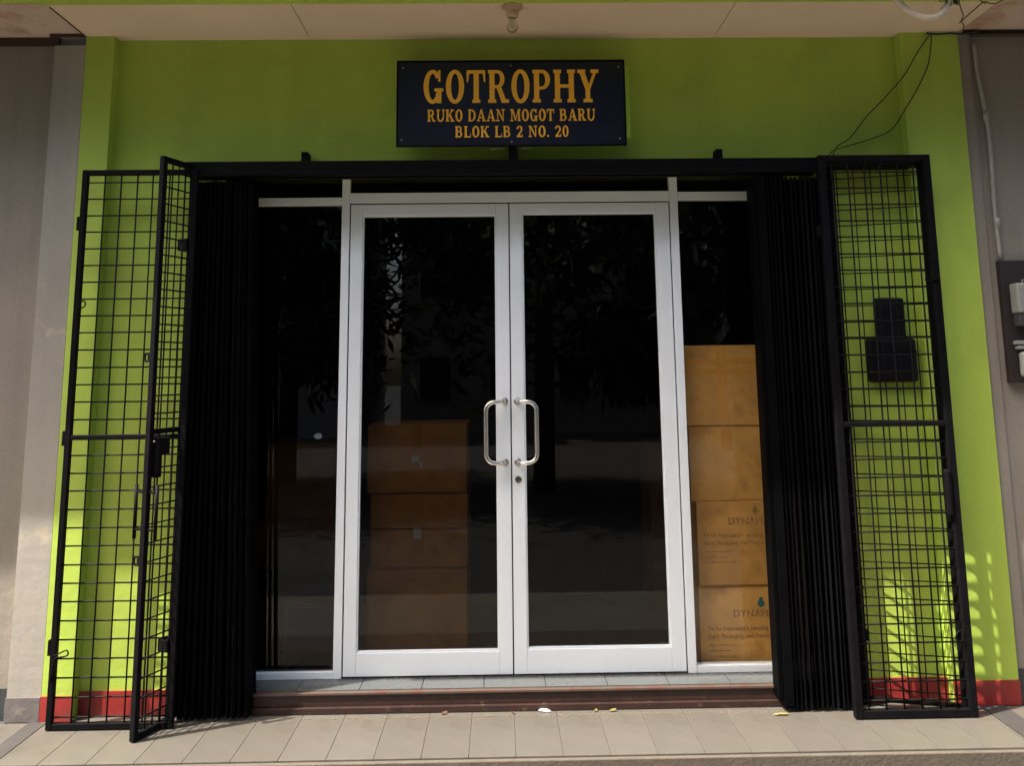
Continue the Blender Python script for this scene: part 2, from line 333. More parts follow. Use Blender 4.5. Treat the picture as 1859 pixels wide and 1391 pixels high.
def leaf(x0, x1, gx0, gx1, gz0, gz1, lab, hs, lock):
    z0, z1 = .106, 2.509
    d = bpy.data.objects.new('door_leaf', None); C.objects.link(d); d.parent = sf; d['label'] = lab
    def q(name, m, a, b_, c, e, y0=.004, y1=.048, bev=.002): return box(name, m, a, b_, y0, y1, c-.098, e-.098, d, bev)
    q('stile', alu, x0, gx0, z0, z1); q('stile', alu, gx1, x1, z0, z1)
    q('top_rail', alu, gx0+.0004, gx1-.0004, gz1, z1); q('bottom_rail', alu, gx0+.0004, gx1-.0004, z0, gz0)
    # bead round the glass, a touch lower than the stiles
    for a, b_, c, e in ((gx0+.0005, gx0+.007, gz0+.0005, gz1-.0005), (gx1-.007, gx1-.0005, gz0+.0005, gz1-.0005), (gx0+.0075, gx1-.0075, gz0+.0005, gz0+.007), (gx0+.0075, gx1-.0075, gz1-.007, gz1-.0005)):
        q('glazing_bead', alu, a, b_, c, e, .010, .030, 0)
    q('glass_pane', darkglass, gx0+.0005, gx1-.0005, gz0+.0005, gz1-.0005, .031, .036, 0)
    # D handle
    hx = x1-.030 if hs < 0 else x0+.030
    zt, zb = 1.452-.098, 1.140-.098; ox = hx + hs*.098; yo = -.062
    pts = [(hx, .006, zt), (hx+hs*.004, -.03, zt), (hx+hs*.02, -.052, zt-.001), (hx+hs*.052, yo, zt-.002)]
    for k in range(1, 7):
        a = k/7*math.pi/2; pts.append((hx+hs*(.052+.046*math.sin(a)), yo, zt-.002-.046*(1-math.cos(a))))
    pts.append((ox, yo, zt-.055)); pts.append((ox, yo, (zt+zb)/2))
    mir = [(p[0], p[1], zb+zt-p[2]) for p in pts[:-1]][::-1]
    tube('handle', chrome, pts+mir, .0115, d, 14)
    for z in (zt, zb):
        bm = bmesh.new(); lathe(bm, [(.019, 0), (.019, .004), (.014, .007)], 20)
        bmesh.ops.rotate(bm, verts=bm.verts, matrix=Matrix.Rotation(math.pi/2, 3, 'X')); bmesh.ops.translate(bm, verts=bm.verts, vec=(hx, .0035, z))
        link('handle_rosette', tome(bm, 'rosette', steel, True), d)
    if lock:
        bm = bmesh.new(); lathe(bm, [(.0165, 0), (.0165, .004), (.013, .006), (.006, .006), (.005, .002)], 18)
        bmesh.ops.rotate(bm, verts=bm.verts, matrix=Matrix.Rotation(math.pi/2, 3, 'X')); bmesh.ops.translate(bm, verts=bm.verts, vec=(hx, .0035, 1.053-.098))
        link('lock_cylinder', tome(bm, 'lock', mat('brass_dark', (.10, .085, .06), .35, metal=.8), True), d)
leaf(-.8335, .0165, -.770, -.052, .216, 2.449, 'left door leaf without a keyhole', -1, False)
leaf(.0235, .8885, .0905, .816, .222, 2.455, 'right door leaf with the lock under its handle', 1, True)
fb('door_rebate', gasket, .0167, .0233, .11, 2.505, .02, .046, sf, 0)

# ------------------------------------------------------------------ header of the folding gate
hd = thing('gate_header', 'long black steel header beam on three short brackets above the doorway', 'beam', (0, 0, 2.61))
box('beam', black, -1.640, 2.16, -.060, .045, .030, .0765, hd, .003)
box('channel_lip', black, -1.612, 1.62, -.066, -.030, .0, .0295, hd, .002)
box('channel_lip', black, -1.612, 1.62, .010, .040, .0, .0295, hd, .002)
for x in (-1.041, .038, 1.122):
    box('bracket', black, x-.0175, x+.0175, -.012, REC-.0005, .077, .138 if x != .038 else .165, hd, .003)

# ------------------------------------------------------------------ folded gate stacks
def stack(x0, x1, lean, label, loc_x, side):
    t = thing('folding_gate', label, 'folding gate', (loc_x, 0, 0), 0, 'black folding gates stacked at the sides of the doorway')
    pitch = .0245; n_ = int((x1-x0)/pitch); H = 2.585
    prof = [(0, -.05), (.0045, -.054), (.0115, -.045), (.0125, .040), (.0165, .043), (.0235, .036), (.0205, .033), (.0165, .038), (.0155, .036), (.0150, -.048), (.0045, -.060), (-.003, -.050)]
    bm = bmesh.new()
    bot = [bm.verts.new((a, c, .015)) for a, c in prof]; top = [bm.verts.new((a, c, H)) for a, c in prof]
    for k in range(len(prof)): bm.faces.new((bot[k], bot[(k+1) % len(prof)], top[(k+1) % len(prof)], top[k]))
    bm.faces.new(bot); bm.faces.new(top[::-1])
    sm = tome(bm, 'slat', slatm)
    for i in range(n_):
        f = i/(n_-1)
        o = link('slat', sm, t, (x0-loc_x+i*pitch, .012+random.uniform(-.006, .006), 0))
        f2 = f if side < 0 else 1-f
        o.rotation_euler = (0, 0, random.uniform(-.10, .10))
        if lean:
            k = lean*f2/H
            o.rotation_euler.y = -k if side < 0 else k
            o.location.x += lean*f2 if side < 0 else -lean*f2
    return t
sL = stack(-1.585, -1.285, .075, 'black folding gate pushed together at the left of the glass doors', -1.42, -1)
sR = stack(1.300, 1.665, .0, 'black folding gate pushed together at the right of the glass doors', 1.44, 1)
box('end_slat', slatm, 1.270-1.44, 1.292-1.44, -.045, .045, .055, 2.585, sR, .002)
o = box('lead_plate', slatm, 1.296-1.44, 1.338-1.44, -.052, -.048, .03, 2.58, sR, .001)

# ------------------------------------------------------------------ mesh gates
rodc = {}
def rod(length, r=.0032):
    k = round(length, 4)
    if k not in rodc:
        bm = bmesh.new(); tube_bm(bm, [(0, 0, 0), (0, 0, length*.33), (0, 0, length*.66), (0, 0, length)], r, 6)
        rodc[k] = tome(bm, 'bar', blackrod, True)
    return rodc[k]
def gate(label, loc, rz, w, H, cols, zoff, mid, tb, dep=.028, vwob=0.0, group='black mesh gate leaves', r=.0039, z0=.004):
    t = thing('mesh_gate', label, 'gate', loc, rz, group)
    d = dep/2
    box('frame_post', black, 0, tb, -d, d, z0, H, t, .003); box('frame_post', black, w-tb, w, -d, d, z0, H, t, .003)
    box('frame_rail', black, tb+.0005, w-tb-.0005, -d+.0005, d-.0005, H-tb, H-.0005, t, .003)
    box('frame_rail', black, tb+.0005, w-tb-.0005, -d+.0005, d-.0005, z0, z0+tb, t, .003)
    if mid: box('mid_rail', black, tb+.0005, w-tb-.0005, -d+.001, d-.001, mid-.012, mid+.012, t, .003)
    L_ = H-2*tb-z0
    for x in cols:
        o = link('bar', rod(L_, r), t, (x, -.0035, z0+tb)); o.rotation_euler = (0, random.uniform(-.0012, .0012)+vwob, random.uniform(0, 6))
    z = mid; zs = []
    k = 1
    while mid+k*zoff < H-tb-.02: zs.append(mid+k*zoff); k += 1
    k = 1
    while mid-k*zoff > z0+tb+.02: zs.append(mid-k*zoff); k += 1
    for zz in zs:
        o = link('bar', rod(w-2*tb, r), t, (tb, .0035, zz+random.uniform(-.0015, .0015))); o.rotation_euler = (0, math.pi/2+random.uniform(-.003, .003), 0)
    return t
G1 = gate('left flat mesh gate leaf standing parallel to the wall over the left pillar', (-2.128, -.10, 0), 0, .578, 2.634, [.112, .192, .273, .354, .436, .516], .0838, 1.313, .027)
for z in (2.36, 1.31, .36): box('hinge', black, -.014, -.0005, -.012, .012, z-.035, z+.035, G1, .003)
tube('latch_loop', black, spline([(.020, -.018, 1.955), (.05, -.020, 1.972), (.062, -.020, 1.955), (.05, -.020, 1.938), (.020, -.018, 1.948)], 5), .0035, G1, 6)
tube('latch_loop', black, spline([(.015, -.018, .325), (.045, -.02, .338), (.080, -.02, .352), (.085, -.02, .33), (.05, -.02, .322), (.03, -.02, .318), (.02, -.02, .28), (.012, -.018, .22)], 4), .0035, G1, 6)
# the leaf swung out towards the street
ang = math.atan2(-.245+.040, -1.672+1.588)
G2 = gate('narrow mesh gate leaf swung out towards the street with a double pull handle', (-1.588, -.035, 0), ang, .232, 2.668, [.070, .112, .155], .0838, 1.345, .027)
# handle bars on both sides of its outer post (local x along the leaf, local y across)
for s in (-1, 1):
    tube('pull_handle', black, [(.218, s*.062, .862), (.218, s*.062, 1.105)], .0085, G2, 10)
    for z in (.905, 1.072): tube('handle_stem', black, [(.218, s*.0145, z), (.218, s*.058, z)], .006, G2, 8)
box('lock_body', black, .172, .204, -.038, .040, 1.135, 1.315, G2, .006)
box('lock_body', black, .120, .1715, -.02, .034, 1.235, 1.312, G2, .006)
tube('lock_keyway', chrome, [(.205, .022, 1.300), (.205, -.012, 1.300)], .004, G2, 8)
def hasp(p, x, z, s, y=0):
    bm = bmesh.new()
    for a in ((x, .0, z-.022), (x, .0, z+.022)): pass
    tube_bm(bm, [(x, s*.014, z+.018), (x, s*.050, z+.018), (x, s*.056, z), (x, s*.050, z-.018), (x, s*.014, z-.018)], .0055, 6)
    addbox(bm, x-.004, x+.004, s*.014 if s > 0 else s*.034, s*.034 if s > 0 else s*.014, z-.020, z+.020)
    link('hasp', tome(bm, 'hasp', black), p)
# seen from the street the -X side of the post
hasp(G2, .218, 1.69, -1); hasp(G2, .218, .765, -1)
for z in (2.25, .36):
    box('bolt_housing', black, .02, .075, -.03, .03, z-.03, z+.03, G2, .006)

G3 = gate('right flat mesh gate leaf standing in front of the black wall box', (1.588, -.128, 0), 0, .570, 2.676, [.068, .150, .233, .317, .400, .482], .0838, 1.333, .036, .034, r=.0041, z0=.003)
box('hinge', black, .528, .560, -.034, -.0175, 2.03, 2.055, G3, .003)
tube('latch_loop', black, spline([(.535, -.02, 2.045), (.50, -.022, 2.046), (.492, -.022, 2.03), (.53, -.02, 2.026)], 4), .0035, G3, 6)
box('lock_body', black, .508, .5335, -.026, .020, .90, 1.115, G3, .008)
tube('latch_loop', black, spline([(.530, -.020, .385), (.50, -.024, .378), (.488, -.026, .352), (.505, -.024, .338), (.53, -.02, .342)], 4), .0035, G3, 6)
box('bolt_housing', black, -.01, .075, .0175, .05, 2.262, 2.325, G3, .008)
box('bolt_housing', black, .010, .100, .0175, .045, .330, .385, G3, .008)
box('cover_plate', slatm, .037, .088, .020, .026, .05, 2.62, G3)
ang4 = math.atan2(-.128, .483)
G4 = gate('right mesh gate leaf standing slightly askew behind the front one', (1.654, .045, 0), ang4, .50, 2.66, [.5-.085-.081*k for k in range(5)], .0838, 1.333, .02, .018, r=.0031, z0=.02)

# ------------------------------------------------------------------ sign
SX0, SX1, SZ0, SZ1, SY = -.558, .629, 2.762, 3.222, -.035
sg = thing('shop_sign', 'dark navy shop sign with orange GOTROPHY lettering above the doorway', 'sign', ((SX0+SX1)/2, SY, SZ0))
ox = (SX0+SX1)/2
box('panel', navy, SX0-ox, SX1-ox, -.012, .002, 0, SZ1-SZ0, sg, .002)
box('lit_edge_panel', lime, SX0-ox+.03, SX1-ox+.026, .003, .09, .045, SZ1-SZ0-.02, sg, .002)  # added panel; its bright lime edge stands for light beside the sign
for a, b_, c, e in ((SX0-ox-.003, SX1-ox+.003, -.004, .0045), (SX0-ox-.003, SX1-ox+.003, SZ1-SZ0-.0045, SZ1-SZ0+.004), (SX0-ox-.004, SX0-ox+.004, .005, SZ1-SZ0-.005), (SX1-ox-.004, SX1-ox+.004, .005, SZ1-SZ0-.005)):
    box('edge_strip', black, a, b_, -.0165, -.0122, c, e, sg)
for x, z in ((-.57, .035), (-.565, .425), (-.0, .435), (.565, .425), (.562, .035), (.0, .022)):
    bm = bmesh.new(); lathe(bm, [(.0045, 0), (.0045, .003), (.002, .0045)], 10)
    bmesh.ops.rotate(bm, verts=bm.verts, matrix=Matrix.Rotation(math.pi/2, 3, 'X')); bmesh.ops.translate(bm, verts=bm.verts, vec=(x, -.0125, z))
    link('screw', tome(bm, 'screw', steel), sg)
box('hanger', black, -.010, .030, .0, .03, -.07, -.0045, sg, .002)
tube('clip', steel, [(-.11, -.002, -.012), (-.04, -.002, -.014)], .003, sg, 6); tube('clip', steel, [(.05, -.002, -.012), (.10, -.002, -.013)], .003, sg, 6)

# slab serif letters built from strokes, cap height 1
def R_(x0, x1, y0, y1): return ('p', [(x0, y0), (x1, y0), (x1, y1), (x0, y1)])
def P_(*a): return ('p', list(a))
def A_(cx, cy, ro, so_, ri, si, a0=0, a1=360): return ('a', cx, cy, ro, so_, ri, si, a0, a1)
s_, f_ = .195, .10
def ST(x, y0=0, y1=1, w=s_, l=.055, r=.055, top=1, bot=1):
    o = [R_(x, x+w, y0, y1)]
    if bot: o.append(R_(x-l, x+w+r, y0, y0+f_))
    if top: o.append(R_(x-l, x+w+r, y1-f_, y1))
    return o
GL = {
 'O': (.70, [A_(.35, .5, .345, .52, .150, .405)]),
 '0': (.60, [A_(.30, .5, .285, .51, .125, .41)]),
 'G': (.76, [A_(.36, .5, .345, .52, .150, .405, 38, 335), R_(.52, .69, .0, .44), R_(.42, .76, .36, .45), R_(.56, .65, .66, 1.0)]),
 'T': (.70, ST(.2625, 0, 1, top=0)+[R_(.0, .70, .90, 1), P_((.0, .64), (.05, .64), (.10, .92), (.0, .92)), P_((.70, .64), (.65, .64), (.60, .92), (.70, .92))]),
 'R': (.80, ST(.07)+[R_(.24, .38, .9, 1), R_(.24, .38, .45, .54), A_(.37, .725, .27, .275, .10, .185, -90, 90), P_((.33, .47), (.50, .50), (.70, .05), (.53, .0)), R_(.52, .80, 0, f_)]),
 'P': (.70, ST(.07)+[R_(.24, .38, .9, 1), R_(.24, .38, .40, .49), A_(.37, .70, .31, .30, .13, .21, -90, 90)]),
 'H': (.84, ST(.07)+ST(.595)+[R_(.24, .60, .45, .55)]),
 'Y': (.76, [P_((.05, .97), (.26, .97), (.47, .44), (.30, .38)), P_((.63, .97), (.74, .97), (.47, .38), (.40, .48)), R_(.295, .47, 0, .47), R_(.21, .555, 0, f_), R_(0, .30, .9, 1), R_(.50, .80, .9, 1)]),
 'U': (.80, [R_(.07, .24, .32, 1), R_(.62, .72, .32, 1), A_(.395, .33, .325, .35, .155, .235, 180, 360), R_(0, .31, .9, 1), R_(.53, .80, .9, 1)]),
 'K': (.84, ST(.07)+[P_((.22, .33), (.25, .50), (.58, .95), (.70, .95)), P_((.33, .52), (.47, .64), (.76, .04), (.56, .04)), R_(.49, .80, .9, 1), R_(.48, .84, 0, f_)]),
 'D': (.78, ST(.07)+[R_(.24, .34, .9, 1), R_(.24, .34, 0, .1), A_(.33, .5, .42, .50, .24, .40, -90, 90)]),
 'A': (.84, [P_((.08, .05), (.18, .05), (.43, .93), (.36, 1)), P_((.34, 1), (.50, 1), (.78, .05), (.58, .05)), R_(.2, .6, .27, .36), R_(0, .27, 0, f_), R_(.50, .85, 0, f_)]),
 'N': (.84, [R_(.10, .19, 0, 1), R_(.63, .72, .1, 1), P_((.06, 1), (.26, 1), (.72, .0), (.62, .0)), R_(.0, .2, .9, 1), R_(0, .30, 0, f_), R_(.52, .83, .9, 1)]),
 'M': (1.02, [R_(.10, .19, 0, 1), R_(.76, .93, 0, 1), P_((.10, 1), (.29, 1), (.55, .2), (.46, .05)), P_((.76, 1), (.85, 1), (.55, .05), (.46, .05)), R_(0, .2, .9, 1), R_(0, .30, 0, f_), R_(.80, 1.0, .9, 1), R_(.70, 1.0, 0, f_)]),
 'B': (.76, ST(.07)+[R_(.24, .38, .9, 1), R_(.24, .38, .47, .56), R_(.24, .40, 0, .09), A_(.37, .745, .26, .255, .10, .165, -90, 90), A_(.38, .28, .31, .28, .14, .19, -90, 90)]),
 'L': (.68, ST(.07, r=.055)+[R_(.24, .66, 0, f_), P_((.58, .05), (.66, .05), (.66, .36), (.62, .36))]),
 '2': (.62, [A_(.29, .70, .28, .31, .12, .20, -25, 175), P_((.42, .62), (.56, .60), (.24, .10), (.03, .06)), R_(.03, .58, 0, .13), R_(.52, .58, .1, .24)]),
 '.': (.26, [A_(.11, .09, .09, .09, .001, .001)]),
 ' ': (.34, []),
}
def lettering(text, x0, x1, z0, h, y, parent):
    adv = [GL[c][0]+.09 for c in text]; tot = sum(adv)-.09; sc = (x1-x0)/tot; cx = 0
    for ch, ad in zip(text, adv):
        bm = bmesh.new(); lay = 0; ux = x0+cx*sc
        for pr in GL[ch][1]:
            lay += 1; yy = -.0035-.00012*lay
            if pr[0] == 'p': polys = [pr[1]]
            else:
                _, ax, ay, ro, so2, ri, si, a0, a1 = pr; N = max(6, int(abs(a1-a0)/12)); polys = []
                for k in range(N):
                    t0 = math.radians(a0+(a1-a0)*k/N); t1 = math.radians(a0+(a1-a0)*(k+1)/N)
                    polys.append([(ax+ri*math.cos(t0), ay+si*math.sin(t0)), (ax+ro*math.cos(t0), ay+so2*math.sin(t0)), (ax+ro*math.cos(t1), ay+so2*math.sin(t1)), (ax+ri*math.cos(t1), ay+si*math.sin(t1))])
            for pl in polys:
                fr_ = [bm.verts.new((u*sc, yy, v*h)) for u, v in pl]
                bk = [bm.verts.new((v.co.x, .001, v.co.z)) for v in fr_]
                bm.faces.new(fr_)
                for k in range(len(pl)): bm.faces.new((fr_[k], fr_[(k+1) % len(pl)], bk[(k+1) % len(pl)], bk[k]))
        if GL[ch][1]: link('letter', tome(bm, 'letter', gold), parent, (ux, y, z0))
        cx += ad
lettering('GOTROPHY', -.424-ox, .489-ox, 2.994-SZ0, .178, -.012, sg)
lettering('RUKO DAAN MOGOT BARU', -.402-ox, .472-ox, 2.8945-SZ0, .064, -.012, sg)
lettering('BLOK LB 2 NO. 20', -.258-ox, .332-ox, 2.8085-SZ0, .060, -.012, sg)

# ------------------------------------------------------------------ bulb, hose, vine, cables, pipes
bl = thing('ceiling_bulb', 'clear glass bulb in a small beige socket under the eaves', 'light bulb', (.040, -.345, ZC))
bm = bmesh.new(); lathe(bm, [(.012, .0), (.050, -.002), (.052, -.008), (.030, -.022), (.032, -.040), (.026, -.060), (.020, -.062)], 20); link('socket', tome(bm, 'socket', socketm, True), bl)
bm = bmesh.new(); lathe(bm, [(.014, -.0625), (.015, -.075), (.024, -.092), (.0275, -.108), (.024, -.124), (.013, -.134), (.003, -.137)], 20); link('bulb', tome(bm, 'bulb', bulbg, True), bl)
h_ = tube('bent_hose', hosem, spline([(1.73, -.50, 3.585), (1.836, -.50, 3.408), (1.872, -.50, 3.339), (1.902, -.50, 3.305), (1.939, -.50, 3.274), (1.982, -.50, 3.254), (2.023, -.50, 3.249), (2.064, -.50, 3.259), (2.102, -.50, 3.296), (2.129, -.50, 3.351), (2.128, -.50, 3.407), (2.0100000000000002, -.50, 3.564)], 6), .0165, None, 12)
tag(h_, 'pale curved hose hanging in a loop at the top right under the eaves', 'hose')
# vine with a few leaves
vn = thing('dry_vine', 'thin dry vine with a dark green leaf hanging at the top right corner', 'vine', (2.4, -.1, ZC))
def V(*a): return [(p[0]-2.4, p[1]+.1, p[2]-ZC) for p in a]
tube('stem', vinem, spline(V(*[(2.174, -.50, 3.379), (2.174, -.50, 3.328), (2.177, -.50, 3.295), (2.186, -.50, 3.259), (2.174, -.50, 3.234), (2.274, -0.35, 3.275), (2.461, -0.03, 3.389)]), 6), 0.0026, vn, 5)
tube('stem', vinem, spline(V(*[(2.438, -.50, 3.370), (2.359, -.50, 3.325), (2.322, -.50, 3.322), (2.290, -.50, 3.328), (2.231, -.50, 3.281), (2.179, -.50, 3.237), (2.164, -.50, 3.223)]), 6), 0.0028, vn, 5)
tube('stem', vinem, spline(V(*[(2.275, -.50, 3.378), (2.276, -.50, 3.336), (2.301, -.50, 3.320)]), 6), 0.0024, vn, 5)
tube('stem', vinem, spline(V(*[(2.131, -.50, 3.318), (2.162, -.50, 3.320)]), 6), 0.0022, vn, 5)
tube('stem', vinem, spline(V(*[(2.070, -.50, 3.351), (2.084, -.50, 3.331), (2.106, -.50, 3.343), (2.125, -.50, 3.371)]), 6), 0.0022, vn, 5)
def leafmesh(L_, w, fold=.25):
    bm = bmesh.new(); N = 6; l = []; r = []; c = []
    for k in range(N+1):
        t = k/N; ww = w*math.sin(math.pi*min(1, t*.97+.02))**.8*(1-.3*t)
        c.append(bm.verts.new((t*L_, 0, -fold*w*math.sin(math.pi*t)))); l.append(bm.verts.new((t*L_, ww, 0))); r.append(bm.verts.new((t*L_, -ww, 0)))
    for k in range(N):
        bm.faces.new((c[k], c[k+1], l[k+1], l[k])); bm.faces.new((r[k], r[k+1], c[k+1], c[k]))
    return bm
for i, (x, z, a, L_) in enumerate(((2.125, 3.371, 1.05, .075), (2.107, 3.354, 1.35, .055), (2.125, 3.371, .75, .06))):
    o = link('leaf', tome(leafmesh(L_, .020), 'leaf', leafm), vn, (x-2.4, -.51+.1-i*.006, z-ZC)); o.rotation_euler = (math.pi/2, a, 0)
for pts, lab in (([(2.295, -.012, 3.375), (2.287, -.014, 3.31), (2.262, -.012, 3.20), (2.20, -.013, 3.08), (2.13, -.008, 2.97), (2.06, .03, 2.86), (1.95, .035, 2.81), (1.80, .03, 2.765), (1.73, .02, 2.74), (1.695, -.0, 2.69)], 'thin black cable sagging lowest from the eaves corner to the gate header'),
                 ([(2.29, -.014, 3.378), (2.21, -.013, 3.27), (2.135, -.008, 3.15), (2.03, .02, 3.03), (1.93, .035, 2.93), (1.84, .035, 2.82), (1.76, .03, 2.765), (1.715, .0, 2.69)], 'thin black cable running straighter from the eaves corner to the gate header')):
    tag(tube('cable', wire, spline(pts, 6), .0028, None, 6), lab, 'cable', 'thin cables on the green wall')
cb = tube('cable', wire, spline([(2.27, -.014, 3.379), (2.33, -.02, 3.372), (2.39, -.016, 3.378), (2.46, -.022, 3.373), (2.53, -.045, 3.376)], 6), .0055, None, 6)
tag(cb, 'thicker black cable tucked under the eaves at the right corner', 'cable', 'thin cables on the green wall')
pp = thing('conduit_pipe', 'grey plastic conduit running down the right neighbour wall to the meter board', 'pipe', (2.55, 0, 2.14))
def cpt(*a): return [(x-2.55, y, z-2.14) for x, y, z in a]
tube('pipe', pvc, spline(cpt((2.535, .012, 3.34), (2.536, .010, 3.17), (2.548, .008, 3.05), (2.565, .008, 2.78), (2.556, .008, 2.40), (2.560, .006, 2.15)), 5), .0095, pp, 10)
for x, z in ((2.558, 2.90), (2.562, 2.32)):
    tube('coupling', pvc, cpt((x-.001, .008, z), (x+.001, .008, z+.05)), .0135, pp, 10)
mbd = thing('meter_board', 'dark board with pale electricity meter boxes on the right neighbour wall', 'electric meter', (2.54, .02, 1.52))
box('board', boardm, 0, .50, -.035, .0, .0, .625, mbd, .003)
box('meter', metm, .035, .21, -.105, -.036, .35, .50, mbd, .008)
box('meter_cap', metd, .07, .21, -.11, -.1055, .455, .475, mbd, .002)
box('meter_base', mat('dark_glass', (.06, .055, .06), .2), .042, .21, -.095, -.036, .285, .349, mbd, .006)
bm = bmesh.new(); tube_bm(bm, [(.085, -.07, .50), (.085, -.07, .515), (.10, -.07, .522), (.115, -.07, .515), (.115, -.07, .50)], .004, 6); link('seal_loop', tome(bm, 'loop', metm), mbd)
box('switch_rail', metm, .026, .21, -.06, -.036, .192, .212, mbd, .004); box('switch_rail', metm, .035, .21, -.066, -.036, .168, .186, mbd, .004)
box('breaker', mat('breaker_casing', (.34, .34, .31), .35), .045, .135, -.085, -.036, .030, .155, mbd, .014)
box('breaker_toggle', blackpl, .075, .095, -.098, -.0855, .085, .105, mbd, .003)
for z in (.072, .062): box('breaker_marking', blackpl, .068, .088, -.0865, -.0853, z, z+.004, mbd)

mb = thing('wall_meter_box', 'black two part plastic box on the green wall behind the right gates', 'electric box', (1.965, REC, 1.53))
box('lower_case', blackpl, -.127, .125, -.052, -.0005, .0, .222, mb, .018)
box('upper_case', blackpl, -.070, .082, -.044, -.0005, .223, .430, mb, .014)
box('case_rim', blackpl, -.120, .118, -.056, -.0525, .150, .158, mb)

# ------------------------------------------------------------------ cardboard boxes behind the glass
def carton(x0, x1, y0, y1, z0, z1, label, group, taped=True, rz=0.0):
    cx, cy = (x0+x1)/2, (y0+y1)/2
    t = thing('cardboard_box', label, 'box', (cx, cy, z0), rz, group)
    w, d, h = (x1-x0)/2, (y1-y0)/2, z1-z0
    box('carton', card, -w, w, -d, d, 0, h-.006, t, .004)
    for s in (-1, 1): box('flap', card, -w+.001, w-.001, (-d+.001) if s < 0 else .002, -.002 if s < 0 else d-.001, h-.0055, h-.001, t, .001)
    if taped:
        box('tape', tape, -.028, .028, -d-.0012, -d-.0004, (.02 if taped == 2 else h-.13), h-.004, t); 
    return t
def text(parent, body, x, y, z, size, m, bold=.0, right=False):
    cu = bpy.data.curves.new('print', 'FONT'); cu.body = body; cu.size = size; cu.offset = bold; cu.extrude = .0004; cu.space_character = 1.05
    o = bpy.data.objects.new('tmp', cu); C.objects.link(o)
    me = bpy.data.meshes.new_from_object(o.evaluated_get(bpy.context.evaluated_depsgraph_get())); bpy.data.objects.remove(o)
    me.materials.clear(); me.materials.append(m)
    p = link('print', me, parent, (x, y, z)); p.rotation_euler = (math.pi/2, 0, 0); return p
GR = 'stacked boxes behind the right side pane'
c1 = carton(0.95, 1.366, 0.285, 0.685, 1.308, 1.735, 'top cardboard box of the tall stack behind the right side pane', GR, 2)
for z in (.27, .325): box('tape', tape, -.2065, .206, -.2024, -.2016, z, z+.03, c1)
c2 = carton(0.964, 1.369, 0.29, 0.685, 0.919, 1.306, 'plain cardboard box second from the top behind the right side pane', GR, rz=.01)
c3 = carton(0.989, 1.437, 0.285, 0.685, 0.494, 0.918, 'printed cardboard box third from the top behind the right side pane', GR, False)
c4 = carton(0.986, 1.432, 0.295, 0.685, 0.0995, 0.492, 'printed cardboard box at the bottom of the right stack', GR, False, -.008)
for c_, h, xo in ((c3, .434, .0), (c4, .3645, .012)):
    y = -.2006 if c_ is c3 else -.1958
    text(c_, 'DYNAPLAST', -.060+xo, y, h-.128, .050, ink, .0008)
    text(c_, "To be Indonesia's Leading", -.195+xo, y, h-.192, .0285, ink, .0005)
    text(c_, 'Rigid Packaging and Plastic', -.195+xo, y, h-.230, .0285, ink, .0005)
    # faint unreadable address lines: short dashes
    bm = bmesh.new()
    for r_, (z, n2) in enumerate(((h-.268, 9), (h-.295, 7), (h-.322, 10))):
        x = -.19+xo
        for k in range(n2):
            w = random.uniform(.006, .022); addbox(bm, x, x+w, y-.0005, y, z, z+.006); x += w+.004
    link('print', tome(bm, 'print', ink), c_)
    bm = bmesh.new(); N = 18
    vs = [bm.verts.new((.088+xo+.019*math.cos(2*math.pi*k/N)*(1 if math.sin(2*math.pi*k/N) < .3 else .62), y-.0008, h-.060+(.021 if math.sin(2*math.pi*k/N) < 0 else .030)*math.sin(2*math.pi*k/N))) for k in range(N)]
    bm.faces.new(vs); bm.normal_update()
    r = bmesh.ops.extrude_face_region(bm, geom=bm.faces[:]); bmesh.ops.translate(bm, verts=[v for v in r['geom'] if isinstance(v, bmesh.types.BMVert)], vec=(0, .0006, 0))
    link('print', tome(bm, 'print', teal if c_ is c4 else ink), c_)
G_ = 'dim boxes stacked behind the left door leaf'
a1 = carton(-0.742, -0.216, 0.308, 0.708, 0.979, 1.335, 'large top cardboard box of the dim stack behind the left door', G_, rz=.0)
a2 = carton(-0.724, -0.212, 0.318, 0.718, 0.795, 0.977, 'flat second cardboard box from the top behind the left door', G_)
a3 = carton(-0.72, -0.212, 0.308, 0.708, 0.599, 0.794, 'third cardboard box with a pale sticker behind the left door', G_)
a4 = carton(-0.738, -0.216, 0.312, 0.712, 0.105, 0.597, 'lowest cardboard box of the dim stack behind the left door', G_, False)
box('sticker', paper, -.03, .012, -.2015, -.2006, .155, .19, a1); box('sticker', paper, -.03, .010, -.2015, -.2006, .145, .20, a3)
tg = box('sticker', paper, .014, .03, -.2018, -.2009, .13, .158, a1)
G_ = 'dim boxes behind the left side pane'
d1 = carton(-1.42, -1.02, 0.85, 1.3, 0.76, 1.2, 'upper dim cardboard box behind the left side pane', G_)
d2 = carton(-1.46, -1.0, 0.84, 1.3, 0.48, 0.758, 'lower dim cardboard box behind the left side pane', G_)
cabt = thing('storage_cabinet', 'low dark cabinet under the dim boxes behind the left side pane', 'cabinet', (-1.24, .56, .0985))
box('body', darkbox, -.085, .06, -.2, .25, 0, .335, cabt, .004); box('door_front', darkbox, -.078, .053, -.206, -.2005, .02, .32, cabt, .003)
cr = thing('plastic_crate', 'blue plastic crate behind the left side pane beside the dark cabinet', 'crate', (-1.04, .56, .0985))
box('body', bluem, -.125, .14, -.20, .22, .08, .31, cr, .012); box('rim', bluem, -.130, .145, -.205, .225, .3105, .32, cr, .001)
for x in (-.09, .11): box('foot', darkbox, x-.02, x+.02, -.19, .2, .0, .079, cr)
G_ = 'dim boxes behind the right door leaf'
